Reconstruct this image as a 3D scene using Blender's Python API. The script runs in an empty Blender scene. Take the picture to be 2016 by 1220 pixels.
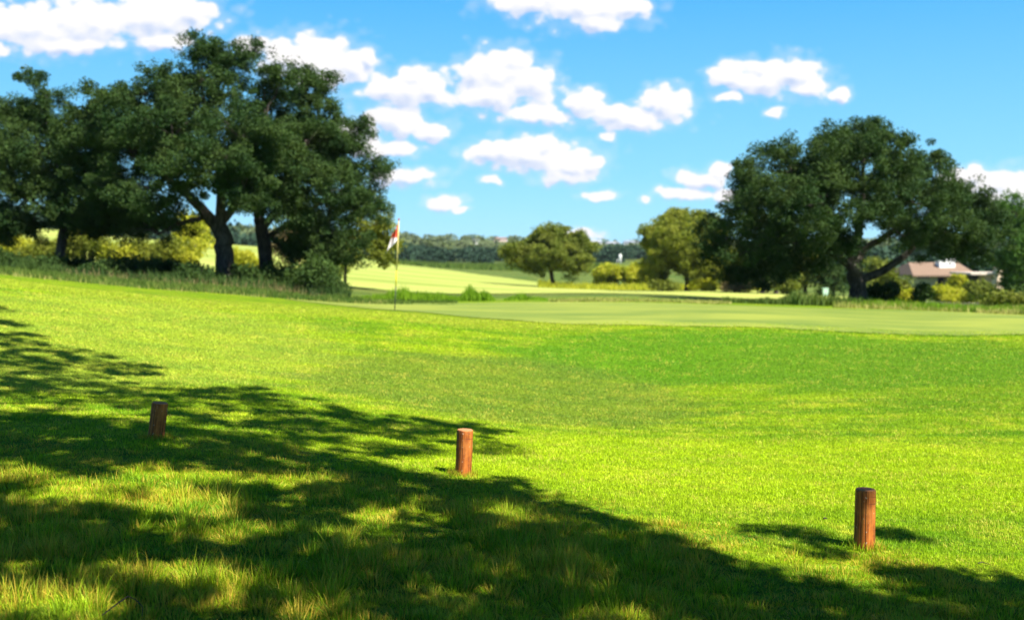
import bpy, math, random
import numpy as np
from mathutils import Vector, Matrix
random.seed(7); rng = np.random.default_rng(7)
sc = bpy.context.scene
COL = sc.collection
R = math.radians
# ---------------------------------------------------------------- camera
F = 2161.0; W, H = 2016.0, 1220.0; HZ = 495.0; EYE = 1.75
PIT = math.atan((H/2-HZ)/F); CP, SP = math.cos(PIT), math.sin(PIT)
def P(px, py, d):
    """point on the sight line of a photo pixel, at distance d straight ahead"""
    a = (px-W/2)/F; b = (H/2-py)/F
    x, y, z = a, CP+SP*b, -SP+CP*b
    s = d/y
    return np.array((x*s, d, EYE+z*s))
def proj(p):
    p = np.asarray(p, float); x = p[...,0]; y = p[...,1]; z = p[...,2]-EYE
    f = CP*y-SP*z; u = SP*y+CP*z
    f = np.where(f < .05, .05, f)
    return W/2+F*x/f, H/2-F*u/f
cam_d = bpy.data.cameras.new('camera'); cam = bpy.data.objects.new('camera', cam_d); COL.objects.link(cam)
cam.location = (0, 0, EYE); cam.rotation_euler = (R(90)-PIT, 0, 0)
cam_d.sensor_width = 36; cam_d.lens = 36*F/W; cam_d.clip_end = 12000; cam_d.clip_start = .05
cam_d.dof.use_dof = True; cam_d.dof.focus_distance = 6.5; cam_d.dof.aperture_fstop = 2.0
sc.camera = cam
# ---------------------------------------------------------------- sun, sky
EL = R(50); AZ = R(132)
SUN = np.array((math.sin(AZ)*math.cos(EL), math.cos(AZ)*math.cos(EL), math.sin(EL)))
ld = bpy.data.lights.new('sun', 'SUN'); ld.energy = 5.0; ld.angle = R(.55); ld.color = (1, .95, .84)
lo = bpy.data.objects.new('sun', ld); COL.objects.link(lo); lo.location = (20, -18, 30)
lo.rotation_euler = Vector(SUN).to_track_quat('Z', 'Y').to_euler()
sc.view_settings.view_transform = 'Standard'; sc.view_settings.look = 'None'
sc.view_settings.exposure = 1.3; sc.view_settings.gamma = 1
sc.cycles.use_denoising = True
sc.cycles.max_bounces = 6; sc.cycles.diffuse_bounces = 3; sc.cycles.transmission_bounces = 4; sc.cycles.transparent_max_bounces = 8
sc.cycles.volume_bounces = 0
w = bpy.data.worlds.new('World'); sc.world = w; w.use_nodes = True

class NT:
    """terse node building"""
    def __init__(s, t): s.t = t; s.n = t.nodes; s.l = t.links
    def new(s, typ, **k):
        n = s.n.new(typ)
        for a, b in k.items(): setattr(n, a, b)
        return n
    def put(s, sock, v):
        if isinstance(v, bpy.types.NodeSocket): s.l.new(v, sock)
        elif v is not None:
            try: sock.default_value = v
            except Exception: sock.default_value = tuple(v)+(1,)
    def math(s, op, a, b=None, c=None, clamp=False):
        n = s.new('ShaderNodeMath', operation=op, use_clamp=clamp)
        for i, v in enumerate((a, b, c)): s.put(n.inputs[i], v)
        return n.outputs[0]
    def vm(s, op, a, b=None, c=None, out=0):
        n = s.new('ShaderNodeVectorMath', operation=op)
        for i, v in enumerate((a, b, c)):
            if v is not None: s.put(n.inputs[i], v)
        return n.outputs[out]
    def noise(s, vec, scale, detail=3, rough=.55, out='Fac', dist=0):
        n = s.new('ShaderNodeTexNoise'); s.put(n.inputs['Vector'], vec)
        n.inputs['Scale'].default_value = scale; n.inputs['Detail'].default_value = detail
        n.inputs['Roughness'].default_value = rough; n.inputs['Distortion'].default_value = dist
        return n.outputs[out]
    def mix(s, f, a, b):
        n = s.new('ShaderNodeMix', data_type='RGBA')
        s.put(n.inputs[0], f); s.put(n.inputs[6], a); s.put(n.inputs[7], b)
        return n.outputs[2]
    def ramp(s, f, lo, hi, a=0., b=1., smooth=True):
        n = s.new('ShaderNodeMapRange', interpolation_type='SMOOTHSTEP' if smooth else 'LINEAR')
        s.put(n.inputs[0], f)
        for i, v in enumerate((lo, hi, a, b)): n.inputs[i+1].default_value = v
        return n.outputs[0]

CLOUDS = [(60,55,120,40),(180,40,120,42),(300,30,115,38),(370,28,48,28),(130,84,100,18),(330,78,55,16),(0,95,20,18),
 (610,118,85,42),(560,112,55,28),(690,128,42,28),(720,112,18,18),(630,150,70,18),(500,96,40,20),
 (800,178,88,32),(760,172,45,24),(850,172,48,28),(815,150,40,18),
 (985,152,78,44),(1045,165,54,38),(935,140,42,30),(965,188,90,24),(1010,122,45,20),
 (1060,225,70,16),(1150,200,36,24),(1250,232,85,22),(1315,205,48,28),(1205,222,55,17),(1285,200,32,18),
 (1050,5,95,24),(1150,15,110,34),(1170,38,70,18),(1240,10,38,16),
 (1500,158,84,28),(1560,150,66,30),(1442,152,42,26),(1590,174,44,20),(1500,134,28,15),(1572,134,32,14),(1655,188,22,14),(1436,195,20,8),(1525,222,18,9),
 (1045,302,105,28),(980,300,65,20),(1125,322,66,27),(1112,346,58,16),(1075,284,38,20),(1165,318,28,18),
 (780,238,52,26),(850,255,42,20),(775,290,55,14),(690,262,42,26),(720,288,36,18),(722,245,22,14),
 (800,350,66,16),(760,340,28,10),(872,402,34,12),(905,414,18,6),(965,352,22,9),(1185,385,34,9),(1273,395,15,7),(1195,270,16,8),
 (1390,350,56,17),(1350,382,56,10),(1425,385,30,14),(1415,335,24,14),
 (1945,362,62,30),(2005,375,60,30),(1960,392,60,20),(1895,352,38,16),(1925,342,28,16),(2060,360,60,34),
 (1150,462,30,9),(1110,457,16,5),(-160,60,110,50),(-260,200,90,30),(2250,150,120,50),(2200,330,90,22)]
def make_world():
    g = bpy.data.node_groups.new('cloud_field', 'ShaderNodeTree')
    g.interface.new_socket('P', in_out='INPUT', socket_type='NodeSocketVector')
    g.interface.new_socket('F', in_out='OUTPUT', socket_type='NodeSocketFloat')
    N = NT(g); gi = N.new('NodeGroupInput').outputs[0]; go = N.new('NodeGroupOutput')
    acc = None
    for (px, py, rx, ry) in CLOUDS:
        q = P(px, py, 1.); u, v = q[0], q[2]-EYE
        sx, sy = F/(rx*1.24), F/(ry*1.42)
        m = N.vm('MULTIPLY_ADD', gi, (sx, sy, 0), (-u*sx, -v*sy, 0))
        l = N.vm('LENGTH', m, out=1)
        if acc is None: acc = l
        else: acc = N.math('SMOOTH_MIN', acc, l, .22)
    out = N.math('SUBTRACT', 1.0, acc)
    g.links.new(out, go.inputs[0])
    nt = w.node_tree; nt.nodes.clear(); N = NT(nt)
    sky = N.new('ShaderNodeTexSky'); sky.sky_type = 'NISHITA'; sky.sun_disc = False
    sky.sun_elevation = EL; sky.sun_rotation = AZ; sky.altitude = 200; sky.air_density = 1.0; sky.dust_density = .35; sky.ozone_density = 2.2
    hs = N.new('ShaderNodeHueSaturation'); hs.inputs['Saturation'].default_value = 1.22; hs.inputs['Hue'].default_value = .485
    hs.inputs['Value'].default_value = 1.0; N.put(hs.inputs['Color'], sky.outputs[0])
    nis = N.vm('SCALE', hs.outputs[0]); nt.nodes[-1].inputs['Scale'].default_value = .05
    d = N.new('ShaderNodeTexCoord').outputs['Generated']
    sp = N.new('ShaderNodeSeparateXYZ'); N.put(sp.inputs[0], d)
    cr = N.new('ShaderNodeValToRGB'); N.put(cr.inputs[0], sp.outputs[2]); e = cr.color_ramp.elements
    e[0].position = 0; e[0].color = (.185,.385,.50,1); e[1].position = 1; e[1].color = (.004,.02,.08,1)
    for p_, c_ in ((.07,(.120,.32,.47,1)),(.22,(.042,.215,.43,1)),(.42,(.014,.06,.18,1))): q_ = e.new(p_); q_.color = c_
    skyc = N.mix(.08, cr.outputs[0], nis)
    yy = N.math('MAXIMUM', sp.outputs[1], .02)
    cb = N.new('ShaderNodeCombineXYZ')
    N.put(cb.inputs[0], N.math('DIVIDE', sp.outputs[0], yy)); N.put(cb.inputs[1], N.math('DIVIDE', sp.outputs[2], yy))
    Pq = cb.outputs[0]
    nz = N.noise(Pq, 26, 3, .6, 'Color')
    w1 = N.vm('MULTIPLY_ADD', nz, (.026, .016, 0), (-.013, -.008, 0))
    Pw = N.vm('ADD', Pq, w1)
    st = N.vm('MULTIPLY', Pq, (1, 1.35, 1))
    fb = N.noise(st, 62, 7, .6); fb2 = N.noise(st, 150, 4, .6)
    def fld(off):
        p = N.vm('ADD', Pw, off) if off else Pw
        gg = N.new('ShaderNodeGroup'); gg.node_tree = g; N.put(gg.inputs[0], p)
        s2 = N.vm('ADD', st, (off[0], off[1]*1.35, 0)) if off else st
        n = N.noise(s2, 62, 7, .58)
        vo = N.new('ShaderNodeTexVoronoi', feature='SMOOTH_F1'); N.put(vo.inputs['Vector'], N.vm('MULTIPLY_ADD', nz, (.006,.006,0), s2))
        vo.inputs['Scale'].default_value = 75; vo.inputs['Smoothness'].default_value = .25
        bil = N.math('MULTIPLY_ADD', vo.outputs['Distance'], -.75, .32)
        n = N.math('ADD', N.math('SUBTRACT', n, .5), bil)
        return N.math('MULTIPLY_ADD', n, .85, gg.outputs[0]), n, gg.outputs[0]
    f0, n0, g0 = fld(None)
    f1, n1, g1 = fld((.0030, .0075, 0))
    alpha = N.ramp(f0, -.06, .32)
    wisp = N.ramp(f0, -.45, .1, 0, .2)
    alpha = N.math('MAXIMUM', alpha, wisp)
    front = N.ramp(sp.outputs[1], .05, .2)
    alpha = N.math('MULTIPLY', alpha, front)
    lit = N.math('MULTIPLY_ADD', N.math('SUBTRACT', n0, n1), .42, N.math('SUBTRACT', g0, g1))
    litr = N.ramp(lit, -.70, .20)
    ccol = N.mix(litr, (.235, .285, .39, 1), (.435, .425, .425, 1))
    tot = N.mix(alpha, skyc, ccol)
    bg = N.new('ShaderNodeBackground'); N.put(bg.inputs[0], tot); bg.inputs[1].default_value = 1.0
    o = N.new('ShaderNodeOutputWorld'); nt.links.new(bg.outputs[0], o.inputs[0])
make_world()
# ---------------------------------------------------------------- terrain (thin plate spline through surveyed points)
CTRL = [(1700,1078,6.7),(915,935,8.26),(308,862,8.5),(0,1220,4.6),(2016,1220,5.5),(1000,1220,5.1),(0,980,6.6),(2016,1020,7.7),
 (1250,830,13),(1250,720,17.5),(1250,641,21),(1250,612,26),(1250,597,30.5),(1250,580,45),(1250,575,75),(1225,570,95),
 (0,547,22),(300,580,22),(600,604,21.7),(900,629,21.5),(0,620,17),(0,700,13.5),(0,840,8.8),(300,720,14),(600,760,13),(600,680,17),
 (900,740,15.5),(900,830,11.5),(600,860,9.4),(1250,900,9.7),(1700,850,12),(1700,750,16),(1700,650,21.3),(2016,656,21.3),(2016,750,16),(2016,850,12),
 (1250,680,19),(1700,690,18.8),(1500,644,21),(1500,612,26.5),(1500,590,48),(1500,600,33),(2016,1170,5.8),
 (1700,622,27),(2016,625,27),(1700,607,33),(2016,620,32.5),(0,542,28),(300,572,27),(300,564,32),(445,558,38),(118,534,40),(-400,500,25),(-400,490,40),
 (777,615,21.6),(777,611,25.3),(777,598,30),(700,606,24),(700,596,31),(650,580,38),(1000,634,21.4),(1000,612,26),(1000,596,31),
 (100,498,90),(100,462,140),(450,512,90),(450,482,150),(650,520,110),(650,500,180),(800,522,200),(700,565,50),(800,570,55),(900,546,110),(900,530,180),
 (1000,540,160),(1500,572,90),(1700,597,38),(1900,600,50),(1850,582,130),(2016,582,130),(2016,600,55),(2400,600,60),(2400,640,25),(2400,800,14),
 (1000,514,300),(1250,512,300),(800,512,300),(300,470,300),(1700,510,320),(2200,510,320),(1000,492,600),(800,482,600),(1250,492,600),
 (1215,481,850),(1090,477,850),(900,472,850),(820,470,850),(1275,482,850),(1500,482,850),(1900,482,850),(300,455,850),(0,452,850),(2400,482,850),
 (1008,484,1500),(0,484,1500),(2016,484,1500)]
cp = [P(a, b, d) for a, b, d in CTRL]
cp += [np.array(q, float) for q in [(0,0,.12),(-6,0,.35),(6,0,-.05),(0,-12,.1),(-15,-5,.6),(15,-5,0),(-25,12,1.6),(0,-60,0),(80,-40,-.5),(-80,-40,1.5),(-60,20,3),(70,20,-1),
   (-300,0,2),(300,0,-2),(0,-400,0),(-1500,0,2),(1500,0,0),(0,-1500,0)]]
cp = np.array(cp)
def warp(x, y):
    r = np.hypot(x, y)+1e-9; k = 4*np.log1p(r/4)/r
    return np.stack([x*k, y*k], -1)
def kern(r): return np.where(r > 1e-9, r*r*np.log(r+1e-12), 0)
A_ = warp(cp[:,0], cp[:,1]); n_ = len(cp)
K_ = kern(np.linalg.norm(A_[:,None]-A_[None], axis=2))+np.eye(n_)*.02
Pm = np.hstack([np.ones((n_,1)), A_])
M_ = np.zeros((n_+3, n_+3)); M_[:n_,:n_] = K_; M_[:n_,n_:] = Pm; M_[n_:,:n_] = Pm.T
SOL = np.linalg.solve(M_, np.concatenate([cp[:,2], np.zeros(3)]))
def gz(x, y):
    x = np.atleast_1d(np.asarray(x, float)); y = np.atleast_1d(np.asarray(y, float)); out = np.empty(x.size)
    xf, yf = x.ravel(), y.ravel()
    for i in range(0, xf.size, 20000):
        q = warp(xf[i:i+20000], yf[i:i+20000])
        k = kern(np.linalg.norm(q[:,None]-A_[None], axis=2))
        out[i:i+20000] = k@SOL[:n_]+SOL[n_]+q@SOL[n_+1:]
    return out.reshape(x.shape)
def gz1(x, y): return float(gz(x, y)[0])
def G(px, d, dz=0):
    q = P(px, 560, d); return np.array((q[0], d, gz1(q[0], d)+dz))

def tag(o, label=None, cat=None, group=None, kind=None):
    if label: o['label'] = label
    if cat: o['category'] = cat
    if group: o['group'] = group
    if kind: o['kind'] = kind
    return o
def mesh_obj(name, V, faces, mat, parent=None, smooth=False, quads=None):
    """faces: list of index lists, or arrays given by quads=(Q,4) with tri array faces=(T,3)"""
    me = bpy.data.meshes.new(name)
    V = np.asarray(V, np.float32)
    if quads is None and isinstance(faces, list):
        me.from_pydata(V.tolist(), [], [tuple(int(i) for i in f) for f in faces])
    else:
        T = np.asarray(faces if faces is not None else np.zeros((0,3)), np.int32).reshape(-1,3)
        Q = np.asarray(quads if quads is not None else np.zeros((0,4)), np.int32).reshape(-1,4)
        me.vertices.add(len(V)); me.vertices.foreach_set('co', V.ravel())
        nl = Q.size+T.size; me.loops.add(nl); me.loops.foreach_set('vertex_index', np.concatenate([Q.ravel(), T.ravel()]))
        me.polygons.add(len(Q)+len(T))
        st = np.concatenate([np.arange(len(Q))*4, Q.size+np.arange(len(T))*3]).astype(np.int32)
        me.polygons.foreach_set('loop_start', st)
        me.update(calc_edges=True)
    if smooth: me.polygons.foreach_set('use_smooth', np.ones(len(me.polygons), bool))
    if mat: me.materials.append(mat)
    o = bpy.data.objects.new(name, me); COL.objects.link(o)
    if parent is not None:
        o.parent = parent; o.location = -Vector(parent.location)
    return o
def empty(name, loc):
    o = bpy.data.objects.new(name, None); COL.objects.link(o); o.location = [float(v) for v in loc]; o.empty_display_size = .2
    return o
# ---------------------------------------------------------------- materials
def mat_new(name):
    m = bpy.data.materials.new(name); m.use_nodes = True; m.node_tree.nodes.clear()
    N = NT(m.node_tree); return m, N
def finish(N, sh): 
    o = N.new('ShaderNodeOutputMaterial'); N.l.new(sh, o.inputs[0])
def principled(N, col, rough=.8, spec=.2, normal=None):
    b = N.new('ShaderNodeBsdfPrincipled'); N.put(b.inputs['Base Color'], col)
    N.put(b.inputs['Roughness'], rough); b.inputs['Specular IOR Level'].default_value = spec
    if normal is not None: N.put(b.inputs['Normal'], normal)
    return b.outputs[0]
def bump(N, h, strength=.5, dist=.02):
    b = N.new('ShaderNodeBump'); b.inputs['Strength'].default_value = strength; b.inputs['Distance'].default_value = dist
    N.put(b.inputs['Height'], h); return b.outputs[0]
def simple(name, c1, c2=None, scale=5, rough=.8, spec=.2, bs=.3, bd=.01):
    m, N = mat_new(name); pos = N.new('ShaderNodeNewGeometry').outputs['Position']
    n = N.noise(pos, scale, 5, .6)
    col = N.mix(N.ramp(n, .3, .7), tuple(c1)+(1,), tuple(c2 or [v*.7 for v in c1])+(1,))
    finish(N, principled(N, col, rough, spec, bump(N, n, bs, bd))); return m
def turf_group():
    """colour of the turf at a place on the ground: dry and lush patches, the lusher bank, the paler far fairway"""
    g = bpy.data.node_groups.new('turf_colour', 'ShaderNodeTree')
    g.interface.new_socket('Color', in_out='OUTPUT', socket_type='NodeSocketColor')
    N = NT(g); go = N.new('NodeGroupOutput'); pos = N.new('ShaderNodeNewGeometry').outputs['Position']
    flat = N.vm('MULTIPLY', pos, (1, 1, 0))
    nb = N.noise(flat, .22, 3, .5); nm = N.noise(flat, 1.3, 4, .6); nf = N.noise(flat, 7, 3, .6)
    streak = N.noise(N.vm('MULTIPLY', pos, (.55, 2.0, 0)), .9, 4, .65)
    lush, mid, dry = (.16,.32,.008,1), (.34,.47,.010,1), (.62,.60,.06,1)
    c = N.mix(N.ramp(streak, .34, .66), lush, mid)
    s = N.math('ADD', N.math('MULTIPLY', nm, .6), N.math('MULTIPLY', nf, .4))
    c = N.mix(N.ramp(s, .5, .68, 0, .75), c, dry)
    def blob(cx, cy, rx, ry, a, b):
        m = N.vm('MULTIPLY_ADD', flat, (1/rx, 1/ry, 0), (-cx/rx, -cy/ry, 0))
        l = N.vm('LENGTH', m, out=1); l = N.math('ADD', l, N.math('MULTIPLY_ADD', streak, .6, -.3))
        return N.ramp(l, 1.05, .72, 0, b)
    c = N.mix(blob(4.6, 18.0, 5.4, 2.9, 0, .85), c, (.13,.31,.010,1))      # lush bank below the green
    c = N.mix(blob(-.2, 14.6, 3.0, 3.2, 0, .6), c, (.175,.25,.04,1))     # duller hollow
    c = N.mix(blob(7.5, 16.5, 4.5, 4.0, 0, .55), c, (.15,.29,.012,1))
    c = N.mix(blob(-6.5, 15.5, 4.5, 5.5, 0, .4), c, (.43,.48,.085,1))     # sun-dried hillside on the left
    c = N.mix(blob(2.2, 9.6, 4.4, 2.1, 0, .5), c, (.47,.60,.008,1))
    c = N.mix(blob(-5, 21.2, 8, 1.3, 0, .7), c, (.36,.43,.035,1))          # closely mown collar
    sp = N.new('ShaderNodeSeparateXYZ'); N.put(sp.inputs[0], pos)
    farm = N.ramp(sp.outputs[1], 30, 42)
    fc = N.mix(N.ramp(nb, .38, .62), (.12,.20,.04,1), (.24,.28,.08,1))
    c = N.mix(farm, c, fc)
    far2 = N.ramp(sp.outputs[1], 230, 330)
    hill = N.mix(N.ramp(N.noise(flat, .02, 4, .6), .4, .6), (.07,.10,.03,1), (.17,.2,.07,1))
    c = N.mix(far2, c, hill)
    g.links.new(c, go.inputs[0]); return g
TURF = turf_group()
def turf_mat():
    m, N = mat_new('turf_ground'); gg = N.new('ShaderNodeGroup'); gg.node_tree = TURF
    pos = N.new('ShaderNodeNewGeometry').outputs['Position']
    n = N.noise(N.vm('MULTIPLY', pos, (1, .6, 1)), 22, 5, .7); n2 = N.noise(pos, 90, 3, .7)
    k = N.math('ADD', N.math('MULTIPLY', n, .55), N.math('MULTIPLY', n2, .45))
    c = N.vm('MULTIPLY', gg.outputs[0], N.mix(N.ramp(k, .35, .65), (.16,.18,.1,1), (.8,.85,.6,1)))
    finish(N, principled(N, c, .9, .1, bump(N, k, .8, .03))); return m
def blade_mat(name, green_k, straw, straw_amt, zone=True):
    m, N = mat_new(name); gg = N.new('ShaderNodeGroup'); gg.node_tree = TURF
    geo = N.new('ShaderNodeNewGeometry'); rnd = geo.outputs['Random Per Island']
    fn = N.noise(geo.outputs['Position'], 38, 2, .6)
    k = N.math('MULTIPLY', N.ramp(rnd, 0, 1, .6, 1.35, False), N.ramp(fn, .35, .65, .82, 1.18))
    c = N.vm('MULTIPLY', gg.outputs[0], green_k); c = N.vm('SCALE', c); N.put(N.t.nodes[-1].inputs['Scale'], k)
    r2 = N.math('FRACT', N.math('MULTIPLY', rnd, 37.7))
    pn = N.noise(N.vm('MULTIPLY', geo.outputs['Position'], (1,1,0)), 2.3, 3, .6)
    thr = N.math('ADD', r2, N.math('MULTIPLY_ADD', pn, 2.2, -1.1))
    c = N.mix(N.ramp(thr, 1-straw_amt, 1.12-straw_amt), c, straw)
    d = principled(N, c, .55, .25)
    t = N.new('ShaderNodeBsdfTranslucent'); N.put(t.inputs[0], N.vm('MULTIPLY', c, (1.1,1.15,.4)))
    mx = N.new('ShaderNodeMixShader'); mx.inputs[0].default_value = .28; N.l.new(d, mx.inputs[1]); N.l.new(t.outputs[0], mx.inputs[2])
    finish(N, mx.outputs[0]); return m
def leaf_mat(name, a, b, tr=.28):
    m, N = mat_new(name); geo = N.new('ShaderNodeNewGeometry')
    n = N.noise(geo.outputs['Position'], .9, 3, .6); r = geo.outputs['Random Per Island']
    f = N.math('ADD', N.math('MULTIPLY', N.ramp(n, .35, .65), .6), N.math('MULTIPLY', r, .4))
    c = N.mix(f, tuple(a)+(1,), tuple(b)+(1,))
    d = principled(N, c, .7, .08)
    t = N.new('ShaderNodeBsdfTranslucent'); N.put(t.inputs[0], N.vm('MULTIPLY', c, (1.3,1.4,.5)))
    mx = N.new('ShaderNodeMixShader'); mx.inputs[0].default_value = tr; N.l.new(d, mx.inputs[1]); N.l.new(t.outputs[0], mx.inputs[2])
    finish(N, mx.outputs[0]); return m
M = {}
M['turf'] = turf_mat()
M['mown'] = blade_mat('mown_blades', (1.1,1.1,1.0), (.60,.54,.08,1), .14)
M['long'] = blade_mat('long_blades', (1.0,1.0,1.0), (.55,.40,.045,1), .42)
M['weed'] = leaf_mat('weed_blades', (.11,.23,.012), (.20,.33,.02), .4)
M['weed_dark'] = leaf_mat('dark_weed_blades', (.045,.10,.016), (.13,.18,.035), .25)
M['weed_dry'] = leaf_mat('dry_weed_blades', (.22,.26,.05), (.42,.38,.13), .3)
M['oak'] = leaf_mat('live_oak_leaves', (.015,.044,.014), (.062,.100,.024), .2)
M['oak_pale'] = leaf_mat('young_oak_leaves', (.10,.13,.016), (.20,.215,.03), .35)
M['olive'] = leaf_mat('olive_leaves', (.09,.13,.018), (.21,.23,.04), .28)
M['olive_light'] = leaf_mat('light_olive_leaves', (.13,.17,.02), (.27,.28,.045), .35)
M['bright'] = leaf_mat('fresh_green_leaves', (.045,.11,.022), (.10,.19,.035), .28)
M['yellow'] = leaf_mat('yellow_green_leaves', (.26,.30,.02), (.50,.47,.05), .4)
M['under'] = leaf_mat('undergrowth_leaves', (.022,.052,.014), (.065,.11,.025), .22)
M['dry'] = leaf_mat('dry_twig_leaves', (.16,.13,.06), (.30,.23,.11), .2)
M['wood'] = leaf_mat('woodland_leaves', (.022,.05,.032), (.042,.08,.045), .1)
M['hillwood'] = leaf_mat('hillside_leaves', (.08,.115,.05), (.16,.19,.08), .2)
def bark():
    m, N = mat_new('bark'); pos = N.new('ShaderNodeNewGeometry').outputs['Position']
    n = N.noise(N.vm('MULTIPLY', pos, (1,1,.3)), 14, 5, .65); n2 = N.noise(pos, 1.4, 3, .5)
    c = N.mix(N.ramp(n, .35, .65), (.028,.023,.02,1), (.085,.072,.062,1)); c = N.mix(N.ramp(n2, .5, .7, 0, .4), c, (.11,.095,.085,1))
    finish(N, principled(N, c, .9, .1, bump(N, n, 1, .05))); return m
M['bark'] = bark()
# ---------------------------------------------------------------- ground sheet and overlays
rr = np.concatenate([np.linspace(.0, 4, 16)[1:], np.geomspace(4, 19, 110)[1:], np.linspace(19, 35, 150)[1:], np.geomspace(35, 700, 190)[1:], np.geomspace(700, 2500, 30)[1:]])
fa = np.concatenate([np.linspace(-180, -40, 70)[:-1], np.linspace(-40, 40, 460)[:-1], np.linspace(40, 180, 70)[:-1]])
TH = np.radians(fa); NR, NA = len(rr), len(TH)
gx = rr[:,None]*np.sin(TH)[None]; gy = rr[:,None]*np.cos(TH)[None]
gzv = gz(gx, gy)
GV = np.stack([gx, gy, gzv], -1).reshape(-1, 3)
ii, jj = np.meshgrid(np.arange(NR-1), np.arange(NA), indexing='ij'); j2 = (jj+1) % NA
GQ = np.stack([ii*NA+jj, ii*NA+j2, (ii+1)*NA+j2, (ii+1)*NA+jj], -1).reshape(-1,4)[:, ::-1]
Vg = np.vstack([GV, [[0,0,gz1(0,0)]]]); cidx = len(GV)
T0 = np.array([[cidx, (j+1) % NA, j] for j in range(NA)])
tag(mesh_obj('ground', Vg, T0[:, ::-1], M['turf'], smooth=True, quads=GQ), kind='structure')
def inpoly(x, y, poly):
    poly = np.asarray(poly, float); c = np.zeros(np.shape(x), bool); n = len(poly)
    for i in range(n):
        x1, y1 = poly[i]; x2, y2 = poly[(i+1) % n]
        if y1 == y2: continue
        c ^= ((y1 > y) != (y2 > y)) & (x < (x2-x1)*(y-y1)/(y2-y1)+x1)
    return c
def overlay(name, poly_pxd, mat, dz, label=None):
    poly = [(P(a, 560, d)[0], d) for a, d in poly_pxd]
    cen = GV[GQ].mean(1); sel = GQ[inpoly(cen[:,0], cen[:,1], poly)]
    u, inv = np.unique(sel, return_inverse=True)
    V = GV[u].copy(); V[:,2] += dz
    return tag(mesh_obj(name, V, None, mat, smooth=True, quads=inv.reshape(-1,4)), kind='structure', label=label)
def green_mat():
    m, N = mat_new('putting_turf'); pos = N.new('ShaderNodeNewGeometry').outputs['Position']
    n = N.noise(N.vm('MULTIPLY', pos, (.3,1,1)), .8, 4, .6); n2 = N.noise(pos, 30, 4, .7)
    c = N.mix(N.ramp(n, .35, .65), (.12,.18,.028,1), (.235,.275,.042,1)); c = N.mix(N.ramp(n2, .5, .8, 0, .4), c, (.29,.30,.08,1))
    finish(N, principled(N, c, .85, .15, bump(N, n2, .3, .006))); return m
def fairway_mat():
    m, N = mat_new('fairway_turf'); pos = N.new('ShaderNodeNewGeometry').outputs['Position']
    n = N.noise(N.vm('MULTIPLY', pos, (.25,1,1)), .12, 5, .6); n2 = N.noise(pos, 3, 5, .7)
    c = N.mix(N.ramp(n, .35, .65), (.22,.28,.05,1), (.38,.41,.10,1)); c = N.mix(N.ramp(n2, .45, .8, 0, .4), c, (.20,.28,.05,1))
    finish(N, principled(N, c, .9, .1, bump(N, n2, .5, .05))); return m
overlay('putting_green', [(560,29),(600,27),(700,24.6),(900,22.4),(1100,21.4),(1250,21.1),(1600,20.9),(1900,20.8),(2200,21.5),(2250,28),(2150,31.5),(1900,32.3),(1700,32),(1400,30.5),(1100,31.2),(800,30.6),(650,29.6)], green_mat(), .012)
overlay('fairway', [(-900,120),(-300,70),(200,66),(560,58),(700,47),(900,46),(1100,52),(1180,58),(1330,52),(1420,47),(1600,45),(1760,50),(1740,82),(1500,86),(1280,90),(1160,97),(1110,106),(1060,117),(1000,130),(900,155),(800,190),(700,215),(400,230),(-200,230),(-900,220)], fairway_mat(), .03)
# ---------------------------------------------------------------- blades
def blades(name, pts, h, wd, mat, segs=3, lean=.5, parent=None, droop=.6, tuft=None):
    n = len(pts); az = rng.uniform(0, 2*np.pi, n); la = rng.uniform(0, 2*np.pi, n); l = np.abs(rng.normal(0, lean, n))
    side = np.stack([np.cos(az), np.sin(az), np.zeros(n)], -1)
    ld_ = np.stack([np.cos(la), np.sin(la), np.zeros(n)], -1)
    if tuft is not None:
        ld_ = tuft+ld_*.035; m_ = np.linalg.norm(ld_, axis=1); l = np.clip(m_*9, .05, 1.5)*rng.uniform(.4,1.3,n); ld_ /= m_[:,None]+1e-9
    V = np.empty((n, segs*2+1, 3), np.float32)
    for s in range(segs+1):
        t = s/segs
        up = h*t*(1-droop*np.minimum(l,1.2)*.45*t)
        off = ld_*(h*l*(t**1.6))[:,None]
        c = pts+off; c = c+np.stack([np.zeros(n), np.zeros(n), up], -1)
        if s < segs:
            ww = wd*(1-t**1.5)*.5
            V[:, 2*s] = c-side*ww[:,None]; V[:, 2*s+1] = c+side*ww[:,None]
        else: V[:, 2*s] = c
    k = segs*2+1; base = (np.arange(n)*k)[:,None]
    Q = np.concatenate([base+np.array([[2*s, 2*s+1, 2*s+3, 2*s+2]]) for s in range(segs-1)]) if segs > 1 else None
    T = base+np.array([[2*segs-2, 2*segs-1, 2*segs]])
    return mesh_obj(name, V.reshape(-1,3), T, mat, parent, quads=Q)
LX = [-600,0,300,640,915,1300,1690,2016,2600]; LY = [800,842,872,905,952,1015,1092,1165,1290]
def scatter(dmin, dmax, dens, margin=1.22):
    """points on the ground ahead, dens(depth) per square metre"""
    out = []
    ed = np.geomspace(dmin, dmax, 26)
    for a, b in zip(ed[:-1], ed[1:]):
        m = (a+b)/2; hw = b*.4665*margin; n = int((b-a)*2*hw*dens(m))
        out.append(np.stack([rng.uniform(-hw, hw, n), rng.uniform(a, b, n)], -1))
    q = np.concatenate(out); z = gz(q[:,0], q[:,1])
    return np.column_stack([q, z])
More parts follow.
